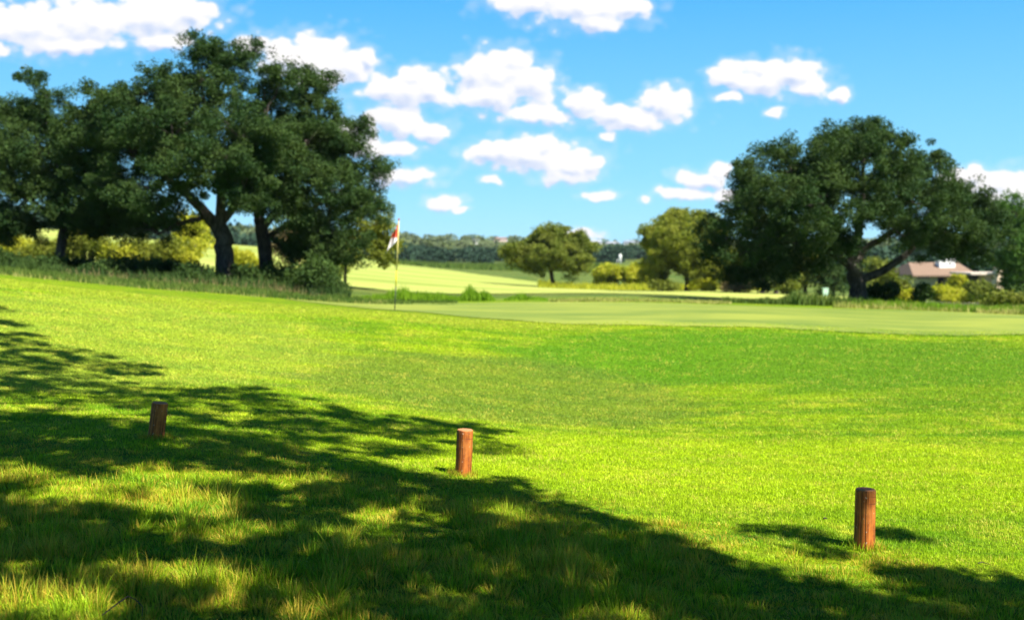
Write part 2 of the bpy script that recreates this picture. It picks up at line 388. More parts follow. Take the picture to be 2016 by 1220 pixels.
def vnoise(x, y, s, seed):
    r = np.random.default_rng(seed).uniform(0, 1, (64, 64)); X = x*s; Y = y*s
    xi = np.floor(X).astype(int); yi = np.floor(Y).astype(int); fx = X-xi; fy = Y-yi
    fx = fx*fx*(3-2*fx); fy = fy*fy*(3-2*fy); g_ = lambda a, b: r[a % 64, b % 64]
    return (g_(xi,yi)*(1-fx)+g_(xi+1,yi)*fx)*(1-fy)+(g_(xi,yi+1)*(1-fx)+g_(xi+1,yi+1)*fx)*fy
def is_rough(p):
    px, py = proj(p); return py > np.interp(px, LX, LY)+60*(vnoise(p[:,0], p[:,1], 2.2, 3)-.5)
g1 = scatter(3.6, 10.5, lambda d: 7600*min(1, (6.5/d)**1.5)); g1 = g1[is_rough(g1)]
ta = rng.random((40, 40, 2)); cell = .15
ci = np.floor(g1[:,:2]/cell).astype(int); best = np.full(len(g1), 9.); tv = np.zeros((len(g1), 3))
for di in (-1,0,1):
    for dj in (-1,0,1):
        q = ci+np.array((di,dj)); c_ = (q+ta[q[:,0] % 40, q[:,1] % 40])*cell; v_ = g1[:,:2]-c_; d_ = np.linalg.norm(v_, axis=1)
        m_ = d_ < best; best[m_] = d_[m_]; tv[m_,:2] = v_[m_]
hn = vnoise(g1[:,0], g1[:,1], 2.1, 5)*.6+vnoise(g1[:,0], g1[:,1], 6, 6)*.4
pb = []
for qx, qy, qd in ((1701,1078,6.7),(912,936,8.26),(307,864,8.5)):
    c_ = P(qx, qy, qd); a_ = rng.uniform(0, 6.283, 420); r_ = rng.uniform(.066, .13, 420)**1.0; pb.append(np.column_stack([c_[0]+r_*np.cos(a_), c_[1]+r_*np.sin(a_)]))
pb = np.concatenate(pb); npb = len(pb); g1 = np.vstack([g1, np.column_stack([pb, gz(pb[:,0], pb[:,1])])])
tv = np.vstack([tv, rng.normal(0, .03, (npb,3))*np.array((1,1,0))]); best = np.concatenate([best, np.full(npb, .03)]); hn = np.concatenate([hn, np.full(npb, .5)])
px_, py_ = proj(g1); edge = np.clip((py_-np.interp(px_, LX, LY))/110, 0, 1)
hh = (.018+.13*hn**1.7)*(1.25-np.clip(best/.11, 0, 1)*.7)*rng.uniform(.5, 1.3, len(g1)); stray = rng.random(len(g1)) < .02; hh[stray] = np.maximum(hh[stray]*1.8, .07)
hh *= .45+.55*edge; hh[-npb:] = rng.uniform(.025, .075, npb)
tag(blades('long_grass', g1, hh, rng.uniform(.0024,.0052,len(g1)), M['long'], 3, .55, tuft=tv), kind='stuff', label='long unmown grass with straw patches in the shaded foreground')
g2 = scatter(5.0, 21.6, lambda d: 6200*min(1, (8./d)**1.9)); g2 = g2[~is_rough(g2)]
dd = g2[:,1]
hh = (.014+.014*vnoise(g2[:,0], g2[:,1], 3.1, 8))*rng.uniform(.6, 1.35, len(g2))*np.interp(dd, [8,20], [1,1.25])
tag(blades('mown_grass', g2, hh, rng.uniform(.003,.005,len(g2))*np.interp(dd, [7,21], [1,2.2]), M['mown'], 2, .5), kind='stuff', label='short mown bright green turf sloping up to the putting green')
def weeds(name, px0, px1, d0, d1, n, h, mat, label, wd=.03, lean=.25, hprof=None, patch=1.6, kind='stuff'):
    px = rng.uniform(px0, px1, n); d = rng.uniform(d0, d1, n); x = (px-W/2)/F*d
    keep = vnoise(x, d, patch, 11+n % 7) > .28; px, d, x = px[keep], d[keep], x[keep]; n = len(x)
    p = np.column_stack([x, d, gz(x, d)])
    hv = h*(.15+.7*vnoise(x, d, 1.3, 9)+.55*vnoise(x, d, 4.2, 19))*rng.uniform(.5, 1.25, n)
    if hprof is not None: hv *= np.interp(px, *hprof)
    return tag(blades(name, p, hv, np.full(n, wd)*rng.uniform(.6,1.3,n), mat, 3, lean), kind=kind, label=label)
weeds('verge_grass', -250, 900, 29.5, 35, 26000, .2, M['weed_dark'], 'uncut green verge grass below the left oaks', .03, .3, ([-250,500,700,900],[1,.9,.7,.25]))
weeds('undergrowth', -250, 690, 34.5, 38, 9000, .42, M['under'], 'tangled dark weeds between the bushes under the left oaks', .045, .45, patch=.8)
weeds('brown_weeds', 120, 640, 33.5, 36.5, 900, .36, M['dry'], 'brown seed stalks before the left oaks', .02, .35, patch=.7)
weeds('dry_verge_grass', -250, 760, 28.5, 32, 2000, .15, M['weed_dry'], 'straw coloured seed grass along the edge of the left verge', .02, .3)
# ---------------------------------------------------------------- trees
rng = np.random.default_rng(23)
def tube_into(buf, pts, rad, seg=8, flare=0, rnd=None):
    V, Fq = buf; pts = np.asarray(pts, float); n = len(pts); b0 = sum(len(v) for v in V)
    t = np.gradient(pts, axis=0); t /= np.linalg.norm(t, axis=1)[:,None]+1e-9
    ref = np.array((0.,1.,0.)) if abs(t[0][1]) < .9 else np.array((1.,0,0))
    ang = np.arange(seg)*2*np.pi/seg; rings = []
    for i in range(n):
        a = np.cross(t[i], ref); a /= np.linalg.norm(a); b = np.cross(t[i], a)
        r = rad[i]*(1+.10*np.sin(ang*3+i*.5)+(flare*math.exp(-i*1.1))*(np.maximum(0, np.sin(ang*4+1)))*.6)
        rings.append(pts[i]+np.outer(np.cos(ang)*r, a)+np.outer(np.sin(ang)*r, b))
    V.append(np.concatenate(rings))
    for i in range(n-1):
        for j in range(seg):
            k = (j+1) % seg; Fq.append((b0+i*seg+j, b0+i*seg+k, b0+(i+1)*seg+k, b0+(i+1)*seg+j))
def curve_pts(a, b, sag, n=7, wob=.05):
    a, b = np.asarray(a), np.asarray(b); L = np.linalg.norm(b-a); t = np.linspace(0, 1, n)[:,None]
    p = a+(b-a)*t; p[:,2] += (sag*L*np.sin(np.pi*t))[:,0]
    w_ = rng.normal(0, wob*L, (n,3))*np.sin(np.pi*t); return p+w_*.5
def leaf_quads(cent, size, upb=.5, asp=.5):
    n = len(cent); nv = rng.normal(0, 1, (n,3)); nv[:,2] += upb*1.5; nv /= np.linalg.norm(nv, axis=1)[:,None]
    r = rng.normal(0, 1, (n,3)); a = np.cross(nv, r); a /= np.linalg.norm(a, axis=1)[:,None]+1e-9; b = np.cross(nv, a)
    L = (size*rng.uniform(.6, 1.35, n)*.5)[:,None]; Wd = L*asp
    V = np.stack([cent-a*L, cent+b*Wd+a*L*.1, cent+a*L, cent-b*Wd+a*L*.1], 1)
    return V.reshape(-1,3)
def clump_cloud(clumps, rad, nleaf, size, flat=.75):
    """clumps (N,3): leaf centres gathered in loose sprays"""
    N_ = len(clumps); k = np.maximum(3, (nleaf*rng.uniform(.5, 1.5, N_)).astype(int)); idx = np.repeat(np.arange(N_), k)
    rs = (rad*rng.uniform(.6, 1.4, N_))[idx]
    d = rng.normal(0, 1, (len(idx),3)); d /= np.linalg.norm(d, axis=1)[:,None]; d *= (rng.uniform(0, 1, len(idx))**.45)[:,None]
    d[:,2] *= flat
    return leaf_quads(clumps[idx]+d*rs[:,None], size)
def make_tree(name, label, cat, px, depth, lobes, trunk, limbs=(), mat='oak', leaf=.09, crad=.30, nleaf=125, dens=1.0, group=None, flare=1., twigs=3, base_dz=-.1):
    base = G(px, depth); root = empty(name, base)
    buf = ([], [])
    sc_ = depth/F
    tp = [P(a, b, depth+(c[0] if c else 0)) for a, b, r, *c in trunk]; tr = [t[2]*sc_ for t in trunk]
    tp[0] = np.array((tp[0][0], tp[0][1], gz1(tp[0][0], tp[0][1])+base_dz))
    # resample the trunk
    def resam(pts, rad, n):
        pts = np.array(pts); rad = np.array(rad); s = np.linspace(0, 1, len(pts)); q = np.linspace(0, 1, n)
        sm = np.stack([np.interp(q, s, pts[:,i]) for i in range(3)], -1)
        for _ in range(2): sm[1:-1] = (sm[:-2]+2*sm[1:-1]+sm[2:])/4
        sm[1:-1] += rng.normal(0, .10, (n-2,3))*rad.mean()
        return sm, np.interp(q, s, rad)
    a, b = resam(tp, tr, 12); b = b*(1+.55*flare*np.exp(-np.arange(12)*1.0)); tube_into(buf, a, b, 12, flare)
    nodes = [(a[-1], b[-1]), (a[9], b[9]), (a[7], b[7])]
    for L in limbs:
        lp = [P(q[0], q[1], depth+(q[3] if len(q) > 3 else 0)) for q in L]; lr = [q[2]*sc_ for q in L]
        a, b = resam(lp, lr, 11); tube_into(buf, a, b, 8)
        nodes += [(a[-1], b[-1]), (a[5], b[5]), (a[8], b[8])]
    cl = []
    for (lx, ly, rx, ry, dz_) in lobes:
        c = P(lx, ly, depth+dz_); Rx, Rz = rx*sc_, ry*sc_; Ry = (Rx+Rz)*.5
        n0 = min(nodes, key=lambda q: np.linalg.norm(q[0]-c)-.0*q[1])
        r0 = min(n0[1]*.7, .22*sc_*38/ .67); tube_into(buf, curve_pts(n0[0], c, .08, 7), np.linspace(r0, r0*.25, 7), 6)
        area = 4*np.pi*((Rx*Rz)**1.6/3+(Rx*Ry)**1.6/3+(Ry*Rz)**1.6/3)**(1/1.6)
        n = int(dens*area/(crad*crad*2.0))+4
        bs = crad*1.9; nb_ = max(4, int(area/(bs*bs*2.3)))          # boughs: lumps of foliage on the lobe
        d = rng.normal(0, 1, (nb_,3)); d /= np.linalg.norm(d, axis=1)[:,None]
        bc = c+d*np.array([Rx,Ry,Rz])*(.84+.11*rng.normal(0, 1, nb_))[:,None]
        bi = rng.integers(0, nb_, n); d = rng.normal(0, 1, (n,3)); d[:,2] += .35; d /= np.linalg.norm(d, axis=1)[:,None]
        br = bs*rng.uniform(.55, 1.25, nb_)[bi]*rng.uniform(.3, 1, n)**.5
        p = bc[bi]+d*br[:,None]*np.array((1,1,.7))
        sp_ = rng.random(n) < .07; p[sp_] = c+(p[sp_]-c)*rng.uniform(1.06, 1.24, (sp_.sum(),1)); cl.append(p)
        for k in range(twigs):
            q = p[rng.integers(n)]; tube_into(buf, curve_pts(c, q, .05, 5), np.linspace(r0*.35, r0*.1, 5), 5)
    cl = np.concatenate(cl)
    V = np.concatenate(buf[0]); mesh_obj('trunk', V, None, M['bark'], root, True, quads=np.array(buf[1]))
    LV = clump_cloud(cl, crad, nleaf, leaf); mesh_obj('crown', LV, None, M[mat], root, quads=np.arange(len(LV)).reshape(-1,4))
    return tag(root, label, cat, group)
make_tree('oak_tree', 'oak at the left edge of the photo with a thin tuft atop its crown', 'tree', 118, 40,
 [(85,185,32,38,0),(95,235,55,35,.3),(40,250,55,45,.5),(20,330,80,60,-1),(110,310,90,60,-.8),(190,290,75,60,.4),(60,400,90,50,-.6),(170,390,90,50,-1),(-60,340,90,90,0),(-40,430,80,40,.5),(130,430,50,22,-.3),(225,380,60,60,0),(240,440,50,25,.6),(-140,400,80,60,.6),(60,300,90,80,2.2),(150,350,80,60,2),(20,438,60,22,.3),(185,438,50,24,.4),(60,458,36,14,.6),(-20,465,50,16,.3),(160,462,26,12,.4),(150,250,45,35,.6),(10,240,50,50,.8)],
 [(118,500,9),(120,470,9),(128,440,8),(150,410,7)], [[(124,452,5),(100,425,4),(60,390,3)],[(128,440,5),(180,400,4),(220,360,3)]])
make_tree('oak_tree', 'large spreading oak in the left group with a heavy limb leaning left', 'tree', 448, 38,
 [(385,105,30,32,0),(430,125,38,32,.4),(350,170,45,45,0),(300,185,50,45,.4),(480,130,42,34,.3),(520,165,38,40,.2),(215,185,45,28,.4),(250,230,65,50,-.3),(420,200,85,60,-.4),(340,270,85,60,-1.6),(470,270,90,60,-1.8),(260,310,70,60,-1.2),(200,270,50,50,.2),(300,380,80,50,-1.6),(400,340,80,50,-2.2),(250,400,60,40,-.5),(480,370,60,50,-2.2),(320,420,40,18,-.8),(210,350,50,60,.3),(400,240,120,90,2.4),(290,260,90,80,2.2),(270,436,45,22,.6),(225,455,40,18,1.2),(300,452,40,18,.8),(350,440,34,18,.4),(170,220,35,25,.5),(440,310,80,60,-2.4),(400,115,26,24,.2),(450,112,24,20,.2),(170,255,45,40,.4),(560,150,30,26,.2)],
 [(452,558,19),(445,500,17),(438,462,17),(430,440,15)], [[(436,458,13),(412,428,12),(385,395,9),(340,360,6),(300,330,4)],[(432,445,12),(440,390,9),(430,320,6),(410,240,4),(395,160,2.5)],[(430,450,8),(470,400,7),(510,340,5),(520,250,3)],[(412,425,5),(350,440,3.5),(310,462,2.5)]], dens=1.0)
make_tree('oak_tree', 'dark oak on the right of the left group, its crown sloping down to the flagstick', 'tree', 525, 40,
 [(600,180,45,32,0),(560,215,55,45,-.3),(625,225,42,45,.3),(655,270,48,40,.2),(600,290,85,60,-1.2),(680,310,50,45,0),(690,365,50,50,-.3),(540,340,75,60,-1.8),(630,380,85,55,-1.6),(565,420,60,40,-1.4),(650,455,60,45,-1.0),(705,420,40,50,0),(600,475,40,22,-.8),(500,395,45,32,0),(650,495,34,24,-.4),(560,300,110,90,2),(630,380,90,80,2),(600,150,24,16,.2),(640,170,24,18,.2),(690,260,30,24,.2),(730,350,28,34,0),(590,475,40,22,-1.2),(615,508,42,26,-.6),(560,492,28,18,.3),(675,515,30,22,0),(570,260,60,45,.2),(640,480,40,26,-.8)],
 [(527,535,13),(522,490,13),(515,455,13),(510,430,11)], [[(515,452,9),(550,410,7),(590,350,5),(610,270,3)],[(512,440,9),(500,380,7),(520,310,4)],[(520,470,6),(570,440,5),(630,400,4),(670,380,3)]])
make_tree('young_oak_tree', 'small sunlit yellow green tree right of the dark oaks beside the flagstick', 'tree', 679, 47,
 [(740,440,28,38,0),(725,470,42,36,-.4),(755,465,20,30,.2),(720,410,30,30,.3),(690,500,32,20,0),(745,500,28,20,.3),(700,455,36,34,.8)],
 [(679,540,2.6),(681,515,2.3),(690,495,2),(705,470,1.8)], mat='oak_pale', leaf=.13, crad=.3, nleaf=55)
make_tree('oak_tree', 'big round dark oak standing alone at the right with a forked trunk', 'tree', 1690, 38,
 [(1690,280,60,32,0),(1740,290,55,35,.4),(1640,300,60,38,.2),(1700,320,110,55,-1.4),(1600,325,55,45,0),(1540,305,38,32,.3),(1520,345,65,45,0),(1455,355,38,32,.4),(1790,320,55,42,.2),(1835,335,28,34,.6),(1450,410,60,50,0),(1530,410,80,60,-1.5),(1620,400,80,65,-2.2),(1430,470,50,45,.1),(1490,490,70,45,-1.2),(1570,480,65,40,-1.8),(1630,470,50,35,-1.6),(1800,400,75,60,-1.4),(1860,370,45,35,.3),(1900,410,50,45,.1),(1870,460,75,50,-.8),(1930,470,45,50,.3),(1905,498,50,22,0),(1840,480,45,22,-.6),(1740,400,45,40,-1.6),(1530,520,40,20,-.6),(1660,500,30,20,-1.2),(1560,400,110,90,2.4),(1820,420,100,80,2.4),(1690,370,120,80,2.6),(1440,520,45,28,.2),(1500,545,40,22,0),(1600,525,40,24,-.5),(1690,265,36,16,.3),(1750,275,26,16,.1),(1410,440,26,30,.2),(1945,430,30,36,.2),(1780,465,45,24,-1.2)],
 [(1690,600,17),(1689,565,15),(1685,535,15),(1680,515,13)],
 [[(1690,552,9),(1730,540,8),(1770,515,7),(1805,480,5),(1830,450,3)],[(1683,530,10),(1700,490,7),(1735,470,6),(1780,440,3.5)],[(1682,525,10),(1690,460,8),(1700,390,5),(1700,320,3)],[(1684,530,9),(1650,505,7.5),(1600,480,6),(1540,450,4)],[(1680,520,7),(1650,440,5),(1610,380,4),(1560,340,2.5)]], dens=.95)
make_tree('oak_tree', 'small open oak with a leaning trunk on the far fairway', 'tree', 1094, 92,
 [(1088,472,36,20,0),(1120,480,32,20,0),(1060,482,30,20,.4),(1030,500,32,22,0),(1075,500,45,20,-1.2),(1150,498,26,26,0),(1125,510,36,20,-1),(1050,520,28,14,0),(1015,512,16,16,.4),(1045,530,18,8,.4),(1135,530,20,9,.4),(1060,495,40,22,.6),(1110,490,40,22,.6),(1088,462,26,12,0)],
 [(1096,570,4),(1088,552,4),(1084,535,4.2),(1088,518,3.8)], [[(1086,535,3),(1070,515,2.3),(1045,500,1.5)],[(1087,530,3),(1115,515,2.3),(1140,500,1.5)],[(1088,520,3),(1090,490,2)]], mat='olive', leaf=.2, crad=.45, nleaf=75, dens=1.6, twigs=2)
make_tree('oak_tree', 'rounded olive green tree with a short straight trunk left of the big oak', 'tree', 1354, 82,
 [(1345,440,40,20,0),(1310,460,36,25,0),(1380,455,36,25,.3),(1290,490,28,30,0),(1345,480,55,35,-1.5),(1400,490,34,32,0),(1300,520,34,26,-.4),(1370,520,48,28,-1),(1415,525,26,24,.2),(1290,545,22,14,0),(1405,548,24,14,0),(1340,500,60,45,1.5),(1325,440,34,18,.2),(1365,435,34,18,.2),(1290,465,24,22,0),(1400,450,26,22,.2),(1340,470,60,30,-.6)],
 [(1354,572,5),(1353,555,4.6),(1352,540,4.4),(1350,520,4)], [[(1352,542,3),(1330,525,2.3),(1305,505,1.5)],[(1352,540,3),(1380,520,2.3),(1400,495,1.5)]], mat='olive_light', leaf=.18, crad=.42, nleaf=75, dens=1.6, twigs=2)
def small_tree(px, pyb, top, wpx, depth, label, mat='under', tr=4, group=None, name='tree', leaf=.2, trunk_top=None):
    h = pyb-top; tt = trunk_top or pyb-h*.35; L = []
    for i in range(7):
        a = rng.uniform(-.30, .30)*wpx; b = rng.uniform(.0, 1.); L.append((px+a, top+h*.18+(tt-top-h*.1)*b, wpx*rng.uniform(.22,.32), h*rng.uniform(.14,.2), rng.uniform(-1,1)))
    make_tree(name, label, 'tree', px, depth, L, [(px, pyb, tr), (px+1, (pyb+tt)/2, tr*.85), (px, tt, tr*.7)], mat=mat, leaf=leaf, crad=.42, nleaf=42, dens=1.1, twigs=2, group=group)
small_tree(1502, 572, 470, 80, 72, 'thin trunked dark tree left of its twin under the left side of the big oak', 'oak', 4)
small_tree(1528, 571, 475, 70, 74, 'thin trunked dark tree right of its twin under the left side of the big oak', 'oak', 4)
small_tree(1465, 572, 490, 80, 78, 'low olive tree between the rounded tree and the two dark twin trunks', 'olive', 3, trunk_top=555)
small_tree(1585, 572, 490, 90, 76, 'dense tree behind the big right oak, left of the pale marker box', 'olive', 4, trunk_top=555)
small_tree(1640, 574, 500, 80, 74, 'shady tree behind the trunk of the big right oak', 'oak', 4, trunk_top=558)
small_tree(1735, 570, 500, 70, 80, 'light olive tree seen through the fork of the big right oak', 'olive', 3, trunk_top=555)
make_tree('shade_tree', 'fresh green tree cut by the right edge of the photo beside the low house', 'tree', 2010, 58,
 [(2000,420,30,28,0),(2040,430,50,45,0),(1985,470,30,32,0),(2030,500,50,50,-1),(1992,530,26,28,.3),(2010,565,30,24,0),(2060,520,50,60,1)],
 [(2016,600,6),(2014,560,6),(2016,520,5),(2020,480,4)], mat='bright', leaf=.17, crad=.42, nleaf=75, dens=1.5)
small_tree(575, 528, 450, 60, 56, 'bare looking brown tree between the dark oak trunks and the small sunlit tree', 'dry', 3, leaf=.18, trunk_top=500)
small_tree(383, 505, 415, 60, 60, 'bright yellow green sapling behind the leaning trunk', 'yellow', 3, leaf=.18, trunk_top=490)
# ---------------------------------------------------------------- bushes
rng = np.random.default_rng(29)
def bush(px, pyb, wpx, hpx, depth, mat, label, group=None, leaf=.14, name='bush', dens=1., nlob=5):
    s_ = depth/F; q = P(px, pyb, depth); base = np.array((q[0], depth, gz1(q[0], depth))); root = empty(name, base)
    buf = ([], []); cl = []; crad = max(.16, min(.42, wpx*s_*.16))
    top = P(px, pyb-hpx, depth)[2]; hh_ = max(.3, top-base[2])
    for i in range(nlob):
        a = rng.uniform(-.36, .36)*wpx*s_; c = base+np.array((a, rng.uniform(-.3,.3)*wpx*s_*.7, hh_*rng.uniform(.3,.62)))
        r = np.array((wpx*s_*rng.uniform(.2,.3), wpx*s_*.24, hh_*.36)); n = int(dens*(r[0]*r[2]*12)/(crad*crad*2))+6
        d = rng.normal(0,1,(n,3)); d /= np.linalg.norm(d,axis=1)[:,None]; d[:,2] = np.abs(d[:,2])*1.25-.45
        cl.append(c+d*r*(rng.uniform(.4,1.08,n)[:,None]))
        tube_into(buf, curve_pts(base+np.array((a*.2,0,-.05)), c+np.array((0,0,r[2]*.6)), .0, 5), np.linspace(.03,.01,5)*max(1,hh_), 5)
    cl = np.concatenate(cl); LV = clump_cloud(cl, crad, 38, leaf, .9)
    mesh_obj('foliage', LV, None, M[mat], root, quads=np.arange(len(LV)).reshape(-1,4))
    mesh_obj('stems', np.concatenate(buf[0]), None, M['bark'], root, True, quads=np.array(buf[1]))
    return tag(root, label, 'bush', group)
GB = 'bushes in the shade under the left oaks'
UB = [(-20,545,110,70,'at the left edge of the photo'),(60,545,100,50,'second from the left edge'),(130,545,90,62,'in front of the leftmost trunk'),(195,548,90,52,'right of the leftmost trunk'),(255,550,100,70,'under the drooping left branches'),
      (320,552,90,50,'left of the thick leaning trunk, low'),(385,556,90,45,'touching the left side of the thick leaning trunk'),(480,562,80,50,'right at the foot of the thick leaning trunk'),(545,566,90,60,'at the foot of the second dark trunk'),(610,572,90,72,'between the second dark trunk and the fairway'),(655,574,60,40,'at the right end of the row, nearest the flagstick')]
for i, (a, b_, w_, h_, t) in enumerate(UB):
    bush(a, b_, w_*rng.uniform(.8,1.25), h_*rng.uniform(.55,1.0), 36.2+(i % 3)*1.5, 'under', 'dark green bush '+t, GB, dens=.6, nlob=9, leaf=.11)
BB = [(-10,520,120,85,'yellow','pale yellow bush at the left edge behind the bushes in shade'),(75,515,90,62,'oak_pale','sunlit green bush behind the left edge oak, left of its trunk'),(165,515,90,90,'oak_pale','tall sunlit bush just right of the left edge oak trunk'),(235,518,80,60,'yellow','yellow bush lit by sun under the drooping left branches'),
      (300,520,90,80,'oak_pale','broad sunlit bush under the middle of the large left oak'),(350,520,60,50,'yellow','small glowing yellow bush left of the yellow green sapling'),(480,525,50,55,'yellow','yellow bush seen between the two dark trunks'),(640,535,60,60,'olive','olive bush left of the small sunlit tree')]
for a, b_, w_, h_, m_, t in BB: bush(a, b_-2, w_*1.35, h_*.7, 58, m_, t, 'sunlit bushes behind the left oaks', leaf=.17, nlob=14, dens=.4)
bush(1225, 568, 100, 52, 105, 'yellow', 'large bright yellow green bush left of the rounded olive tree', leaf=.3, nlob=9)
bush(1180, 566, 40, 22, 108, 'olive', 'small olive bush between the leaning oak and the yellow bush', leaf=.3)
bush(1385, 575, 60, 28, 80, 'yellow', 'low yellow bush right of the short straight trunk', leaf=.2)
bush(1312, 574, 60, 26, 80, 'olive', 'low olive bush left of the short straight trunk', leaf=.2)
bush(1452, 577, 60, 28, 76, 'dry', 'pale dry bush left of the two twin trunks', leaf=.2)
bush(1545, 575, 50, 24, 72, 'olive', 'low green bush right of the twin trunks', leaf=.2)
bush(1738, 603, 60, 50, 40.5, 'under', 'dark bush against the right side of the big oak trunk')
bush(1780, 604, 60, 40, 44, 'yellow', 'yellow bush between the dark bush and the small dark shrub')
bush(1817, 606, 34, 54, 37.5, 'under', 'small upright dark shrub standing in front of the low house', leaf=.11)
bush(1755, 575, 70, 50, 62, 'olive', 'olive bush behind the big oak, left of the low house', leaf=.18)
bush(1845, 588, 80, 26, 70, 'yellow', 'yellow bush in front of the wall of the low house', leaf=.2)
bush(1886, 585, 34, 50, 78, 'yellow', 'tall bright yellow green bush before the porch of the low house', leaf=.2)
bush(1930, 590, 70, 42, 72, 'olive', 'sunlit green bush between the house porch and the stone chimney', leaf=.2)
bush(1900, 596, 90, 16, 58, 'yellow', 'low bright hedge plant along the cart path', leaf=.14)
bush(1965, 612, 90, 40, 41, 'olive', 'brownish olive bush at the right edge beside the green')
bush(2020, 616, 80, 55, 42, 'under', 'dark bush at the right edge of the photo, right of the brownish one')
weeds('marsh_weeds', 700, 975, 33, 36.5, 9000, .62, M['weed'], 'bright green tall weeds behind the flagstick', .035, .22, ([700,760,790,880,905,925,940,955,975],[.1,.3,.75,.35,.2,.75,.4,.55,.02]), 3)
weeds('marsh_weeds', 990, 1080, 33, 36, 1400, .30, M['weed'], 'small patch of bright weeds behind the centre of the green', .03, .3, ([990,1030,1045,1080],[.02,.9,.6,.02]))
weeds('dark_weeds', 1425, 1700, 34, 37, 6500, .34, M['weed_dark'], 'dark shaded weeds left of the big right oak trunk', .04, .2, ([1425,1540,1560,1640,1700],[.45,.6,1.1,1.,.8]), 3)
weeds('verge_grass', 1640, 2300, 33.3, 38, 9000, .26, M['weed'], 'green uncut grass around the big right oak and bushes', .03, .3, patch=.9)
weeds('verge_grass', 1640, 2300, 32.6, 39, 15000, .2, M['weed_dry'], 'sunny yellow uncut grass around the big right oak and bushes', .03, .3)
weeds('verge_grass', 1080, 1440, 31.5, 34, 3000, .10, M['weed_dry'], 'low dry grass along the far edge of the green', .03, .3)
weeds('meadow_grass', 1060, 1500, 88, 100, 9000, .6, M['yellow'], 'bright rough grass behind the leaning oak', .09, .3)
weeds('meadow_grass', 780, 1180, 185, 240, 8000, .9, M['weed_dark'], 'grey green rough strip before the dark wood', .2, .3)
# ---------------------------------------------------------------- far woods
rng = np.random.default_rng(31)
def wood(name, spots, hm, lsize, n, mat, label):
    out = []
    for (x, y) in spots:
        z = gz1(x, y); h = hm*rng.uniform(.5, 1.35); r = h*rng.uniform(.8,1.5)
        d = rng.normal(0,1,(n,3)); d /= np.linalg.norm(d,axis=1)[:,None]; d[:,2] = np.abs(d[:,2])
        p = np.array((x,y,z))+d*np.array((r,r,h*.9))*rng.uniform(.75,1.05,(n,1)); out.append(p)
    V = leaf_quads(np.concatenate(out), lsize, .8, .8)
    return tag(mesh_obj(name, V, None, M[mat], quads=np.arange(len(V)).reshape(-1,4)), kind='stuff', label=label)
sp = [((rng.uniform(700, 1750)-W/2)/F*d, d) for d in rng.uniform(262, 400, 95)]
wood('woods', sp, 4.3, .75, 900, 'wood', 'dark wood across the far end of the fairway')
sp = [((rng.uniform(-500, 700)-W/2)/F*d, d) for d in rng.uniform(240, 330, 90)]
wood('woods', sp, 6, 1.3, 260, 'wood', 'dark wood behind the left oaks')
sp = [((rng.uniform(1600, 2700)-W/2)/F*d, d) for d in rng.uniform(150, 260, 90)]
wood('woods', sp, 6, 1.1, 260, 'wood', 'dark wood behind the big right oak and the house')
sp = [(rng.uniform(-600, 2500), d) for d in rng.uniform(420, 980, 900)]
sp = [((a-W/2)/F*d, d) for a, d in sp if not ((1150 < a < 1285 or 965 < a < 1005) and 560 < d < 850)]
wood('hillside_woods', sp, 4.4, 2.4, 60, 'hillwood', 'pale olive woods on the far hillside')
# ---------------------------------------------------------------- posts
def post_mat():
    m, N = mat_new('stained_timber'); tc = N.new('ShaderNodeTexCoord').outputs['Object']
    gr = N.noise(N.vm('MULTIPLY', tc, (1,1,.07)), 75, 5, .65); sw = N.noise(N.vm('MULTIPLY', tc, (.15,.15,1)), 55, 3, .6); bl = N.noise(tc, 9, 4, .6)
    c = N.mix(N.ramp(gr, .3, .7), (.17,.038,.006,1), (.50,.145,.022,1))
    c = N.mix(N.ramp(bl, .4, .7, 0, .6), c, (.55,.20,.04,1))
    c = N.mix(N.ramp(sw, .60, .68, 0, .65), c, (.13,.035,.015,1))
    crk = N.noise(N.vm('MULTIPLY', tc, (1,1,.03)), 26, 2, .5)
    ck = N.ramp(N.math('ABSOLUTE', N.math('SUBTRACT', crk, .5)), .006, .034, 1, 0)
    c = N.mix(N.math('MULTIPLY', ck, .92), c, (.02,.008,.005,1))
    spots = N.ramp(N.noise(tc, 60, 1, .5), .70, .74); c = N.mix(N.math('MULTIPLY', spots, .6), c, (.6,.45,.32,1))
    hgt = N.math('SUBTRACT', N.math('MULTIPLY', gr, .5), ck)
    finish(N, principled(N, c, .62, .3, bump(N, hgt, .7, .004))); return m
def top_mat():
    m, N = mat_new('post_end_grain'); tc = N.new('ShaderNodeTexCoord').outputs['Object']
    l = N.vm('LENGTH', N.vm('MULTIPLY', tc, (1,1,0)), out=1); rg = N.math('SINE', N.math('MULTIPLY_ADD', l, 900, N.math('MULTIPLY', N.noise(tc, 30), 8)))
    c = N.mix(N.ramp(rg, -1, 1), (.38,.15,.06,1), (.54,.24,.11,1)); n = N.noise(tc, 40, 4)
    c = N.mix(N.ramp(n, .5, .75, 0, .5), c, (.25,.09,.04,1))
    finish(N, principled(N, c, .8, .2, bump(N, rg, .3, .002))); return m
M['post'] = post_mat(); M['posttop'] = top_mat()
